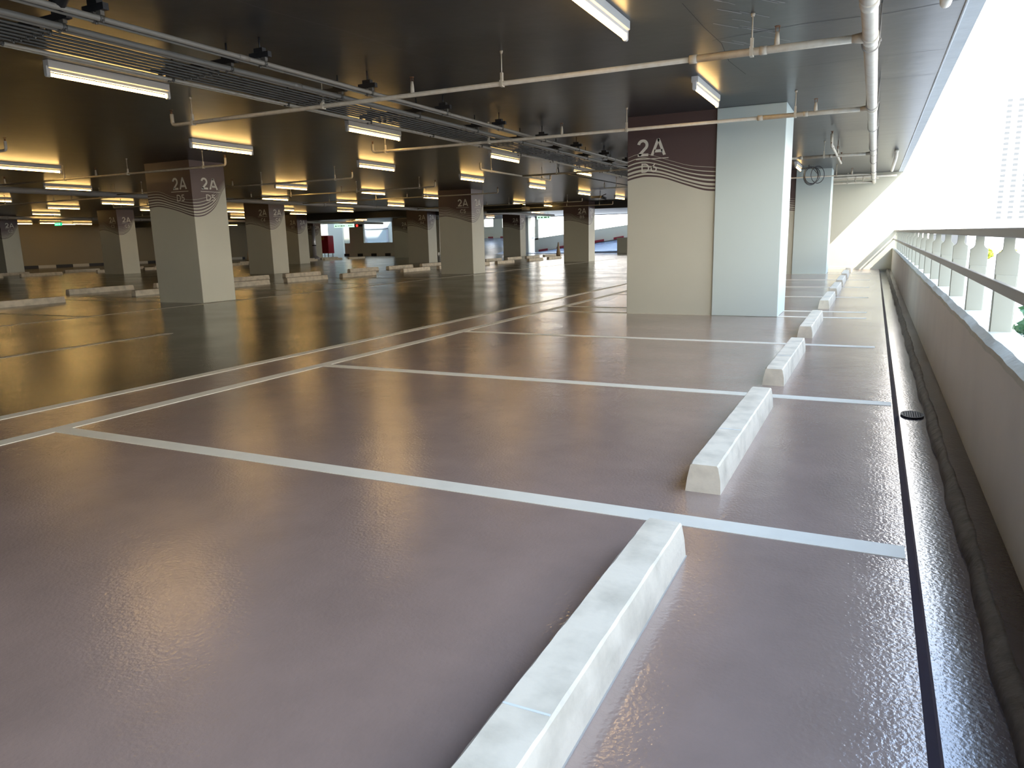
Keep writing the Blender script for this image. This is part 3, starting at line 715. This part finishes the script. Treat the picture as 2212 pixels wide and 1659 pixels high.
for i in range(-4, 5):
    x = i * .013; h_ = rr_ * 1.4 * math.sqrt(max(0, 1 - (x / rr_) ** 2)); k.box(x - .003, x + .003, -h_, h_, .001, .008)
for i in range(-4, 5):
    y = i * .02; h_ = rr_ * math.sqrt(max(0, 1 - (y / (rr_ * 1.5)) ** 2)); k.box(-h_, h_, y - .003, y + .003, .001, .0075)
k.build('bars', M_iron, t)

# coil of cable beside the far outer column
t = thing('cable_coil', 'coil of black cable hanging from the ceiling before the far outer column', 'cable', (-1.62, 20.0, ZC))
k = MB(); R_ = random.Random(3)
for c_, (dx, dy, rx, rz) in enumerate(((0, 0, .16, .21), (.02, .03, .17, .20), (-.02, .05, .16, .215), (.14, .02, .15, .195))):
    pts = [(dx + .12 + rx * math.cos(a) , dy + .10 * math.sin(a * 1 + c_), -.25 - (rz - .205) + rz * math.sin(a)) for a in [i * 2 * PI / 28 + .3 for i in range(29)]]
    k.tube(pts, .0085, 8, cap=False)
k.build('loops', M_black, t)
k = MB(); k.tube([(-.20, .05, -.08), (.02, .03, -.06), (.08, 0, -.04), (.16, 0, -.1), (.26, 0, -.22)], .008, 8); k.tube([(.05, .02, 0), (.05, .02, -.07)], .012, 8); k.build('lead', M_black, t)

# ================================================================== small things far back
t = thing('red_cabinet', 'red upright cabinet standing far back by the bright passage', 'cabinet', (-41.9, 49.2, 0))
MB().box(0, 1.05, -.25, .45, .28, 1.68).build('body', M_red, t, .02)
MB().box(.03, 1.02, -.265, -.25, .32, 1.62).build('door', M_red, t, .005)
MB().prism([(0, 1.68), (1.05, 1.68), (1.0, 1.74), (.05, 1.74)], 'y', -.25, .45).build('lid', M_red, t)
for x_ in (.08, .92):
    for y_ in (-.18, .38): MB().box(x_ - .03, x_ + .03, y_ - .03, y_ + .03, 0, .28).build('leg', M_silver, t)
k = MB(); k.tube([(.52, -.27, 1.52), (.52, -.275, 1.52)], .16, 20); k.build('badge', mat('dull_orange', (0.5, 0.16, 0.04), .5), t)
t = thing('bollard_post', 'silver vertical post on a domed base beside the red cabinet', 'post', (-37.0, 42.75, 0))
k = MB(); k.tube([(0, 0, .1), (0, 0, 2.35)], .125, 16); k.build('post', M_silver, t)
k = MB(); k.tube([(0, 0, 0), (0, 0, .05), (0, 0, .16), (0, 0, .24)], [.42, .40, .25, .13], 20); k.build('base', M_silver, t)
k = MB(); k.tube([(0, 0, .95), (0, 0, 1.02)], .15, 16); k.build('clamp_band', M_strut, t)
def cone(x, y, h, label, m_):
    t = thing('traffic_cone', label, 'traffic cone', (x, y, 0))
    k = MB(); k.tube([(0, 0, .03), (0, 0, h)], [.15, .025], 16); k.build('cone_body', m_, t)
    MB().box(-.2, .2, -.2, .2, 0, .035).build('foot', m_, t, .008)
cone(-18.13, 43.97, .84, 'tall dull traffic cone standing just left of column B5', M_orange)
cone(-43.0, 42.2, .80, 'dull traffic cone by the left wall beside column C4', M_orange)
def hang_sign(x, y, z, w, h, label, letters):
    t = thing('hanging_sign', label, 'sign', (x, y, z))
    MB().box(0, w, -.04, .04, 0, h).build('panel', M_green, t, .01)
    for xx in (.2, w - .2):
        k = MB(); k.tube([(xx, 0, h), (xx, 0, ZC - z)], .008, 6); k.build('hanger_rod', M_steel, t)
    for (a, c) in letters:
        k = MB(); k.box(a, a + c, -.047, -.041, h * .34, h * .62); k.build('marking', M_greenD, t)
hang_sign(-32.75, 40, 2.12, 1.63, .22, 'lit pale green hanging sign left of column A3', [(.08, .14), (.3, .09), (.45, .07), (.56, .16), (.78, .1), (1.2, .08), (1.34, .06), (1.46, .06)])
hang_sign(-19.6, 44, 2.30, .95, .24, 'lit green hanging sign before the big bright ramp opening', [(.1, .1), (.28, .14), (.5, .2), (.76, .1)])
t = thing('exit_sign', 'tiny lit green exit sign far left among the lights', 'sign', (-41.2, 26.55, 2.42))
MB().box(-.3, .3, -.03, .03, 0, .16).build('panel', M_exit, t); k = MB(); k.tube([(0, 0, .16), (0, 0, ZC - 2.42)], .008, 6); k.build('hanger_rod', M_steel, t)
for a_, c_ in ((-.22, .08), (-.1, .1), (.06, .14)):
    MB().box(a_, a_ + c_, -.037, -.031, .04, .12).build('marking', mat('lit_mint', (0.6, 1, 0.8), .5, emit=((0.5, 1.0, 0.75), 1.4)), t)
t = thing('signal_lamp', 'small red signal lamp hanging beside the green sign', 'lamp', (-33.6, 43.6, 2.18))
MB().box(-.4, .4, .0, .12, .06, .20).build('housing', M_strut, t, .01)
k = MB(); k.tube([(-.05, -.02, .13), (-.05, .0, .13)], .09, 16); k.build('red_lens', M_redlamp, t)
k = MB(); k.tube([(0, .05, .28), (0, .05, ZC - 2.18)], .012, 6); k.build('hanger_rod', M_steel, t)
t = thing('security_camera', 'small black ceiling camera hanging between B5 and D6', 'camera', (-8.92, 25.6, 2.50))
k = MB(); k.tube([(0, 0, ZC - 2.5), (0, 0, .03)], .012, 8); k.build('stem', M_black, t)
k = MB(); k.box(-.34, .02, -.05, .05, -.03, .05); k.build('body', M_black, t, .012)
k = MB(); k.tube([(.05, -.08, .0), (.18, .10, -.05)], .045, 10); k.tube([(.03, .02, .03), (.22, 0, .1)], .015, 8); k.tube([(.1, 0, .02), (.24, -.02, -.09)], .015, 8); k.build('swivel_head', M_black, t)
t = thing('junction_box', 'small cream junction box on the ceiling beam beside C5', 'box', (-15.3, 32.9, 2.50))
MB().box(-.14, .14, -.06, .3, -.05, .12).build('body', M_pipe, t, .01)
k = MB(); k.tube([(0, .05, .12), (0, .05, ZC - 2.50)], .015, 8); k.build('hanger_rod', M_pipe, t)

# ================================================================== outside
struct(MB().box(-200, 500, -300, 700, -9.4, -9).build('ground', M_ground), 'pale sunlit ground outside far below the deck', 'ground')
tw = thing('tower_block', 'tall white apartment tower with small bluish windows, far right', 'building', (46, 400, -9))
MB().box(0, 40, 0, 22, 0, 74).build('wall', M_tower, tw)
k = MB(); k.box(-.5, 40.5, -.5, 22.5, 74, 75); k.build('parapet', M_tower, tw)
w0 = None
for r_ in range(23):
    for c_ in range(4):
        if w0 is None:
            k = MB(); k.box(0, 1.9 , -.12, .02, 0, 1.15); w0 = k.build('window', M_win, tw); o = w0
        else: o = w0.copy(); COL.objects.link(o)
        o.location = (2.6 + c_ * 4.3, 0, 14 + r_ * 2.28)
blocker = thing('sun_blocking_tower', 'added unseen white tower off to the right, blocking sun on the near bays', 'building', (60, -14.0, -9))  # out-of-view tower added to keep the sun off all but the end wall
blocker.rotation_euler = (0, 0, -math.atan(.6))
MB().box(0, 14, -26, 0, 0, 92).build('wall', M_tower, blocker)
for r_ in range(10):
    MB().box(-.1, .02, -24, -2, 6 + r_ * 8.2, 8 + r_ * 8.2).build('window_band', M_win, blocker)
def tree(x, y, zb, h, rad, matl, label, n=700, leaf=.3):
    t = thing('tree', label, 'tree', (x, y, zb))
    k = MB(); k.tube([(0, 0, 0), (.1, 0, h * .35), (0, .1, h * .7)], [rad * .09, rad * .07, rad * .04], 8)
    for a in range(5):
        an = a * 1.3; k.tube([(0, 0, h * .45), (math.cos(an) * rad * .5, math.sin(an) * rad * .5, h * .68)], [rad * .04, rad * .015], 6)
    k.build('trunk', M_bark, t)
    k = MB(); R_ = random.Random(int(x * 10))
    cl = [(R_.uniform(-.6, .6) * rad, R_.uniform(-.6, .6) * rad, h * .7 + R_.uniform(-.45, .4) * rad, R_.uniform(.35, .6) * rad) for _ in range(12)]
    for i in range(n):
        cx_, cy_, cz_, cr_ = cl[i % 12]
        d = Vector((R_.gauss(0, 1), R_.gauss(0, 1), R_.gauss(0, 1))).normalized() * cr_ * (R_.random() ** .3)
        p = Vector((cx_, cy_, cz_)) + d; u_ = Vector((R_.gauss(0, 1), R_.gauss(0, 1), R_.gauss(0, .5))).normalized() * leaf; v_ = u_.cross(Vector((R_.gauss(0, 1), R_.gauss(0, 1), R_.gauss(0, 1)))).normalized() * leaf * .6
        k.quad(p - u_, p + v_, p + u_, p - v_)
    k.build('foliage', matl, t)
tree(8.7, 40, -9, 8.6, 2.9, M_leaf, 'leafy green tree seen through the rail at the right edge', 2600, .26)
tree(17.2, 150, -9, 8.2, 1.1, M_leafY, 'small yellow-green treetop far off below the top rail, left one', 700, .35)
tree(20.6, 150, -9, 8.2, 1.2, M_leafY, 'small yellow-green treetop far off below the top rail, right one', 700, .35)
lb = thing('low_building', 'distant grey-blue low building just under the top rail', 'building', (36, 460, -9))
MB().box(-8, 8, 0, 10, 0, 7.5).build('wall', M_win, lb); MB().box(-8.3, 8.3, -.3, 10.3, 7.5, 8).build('roof', M_tower, lb)
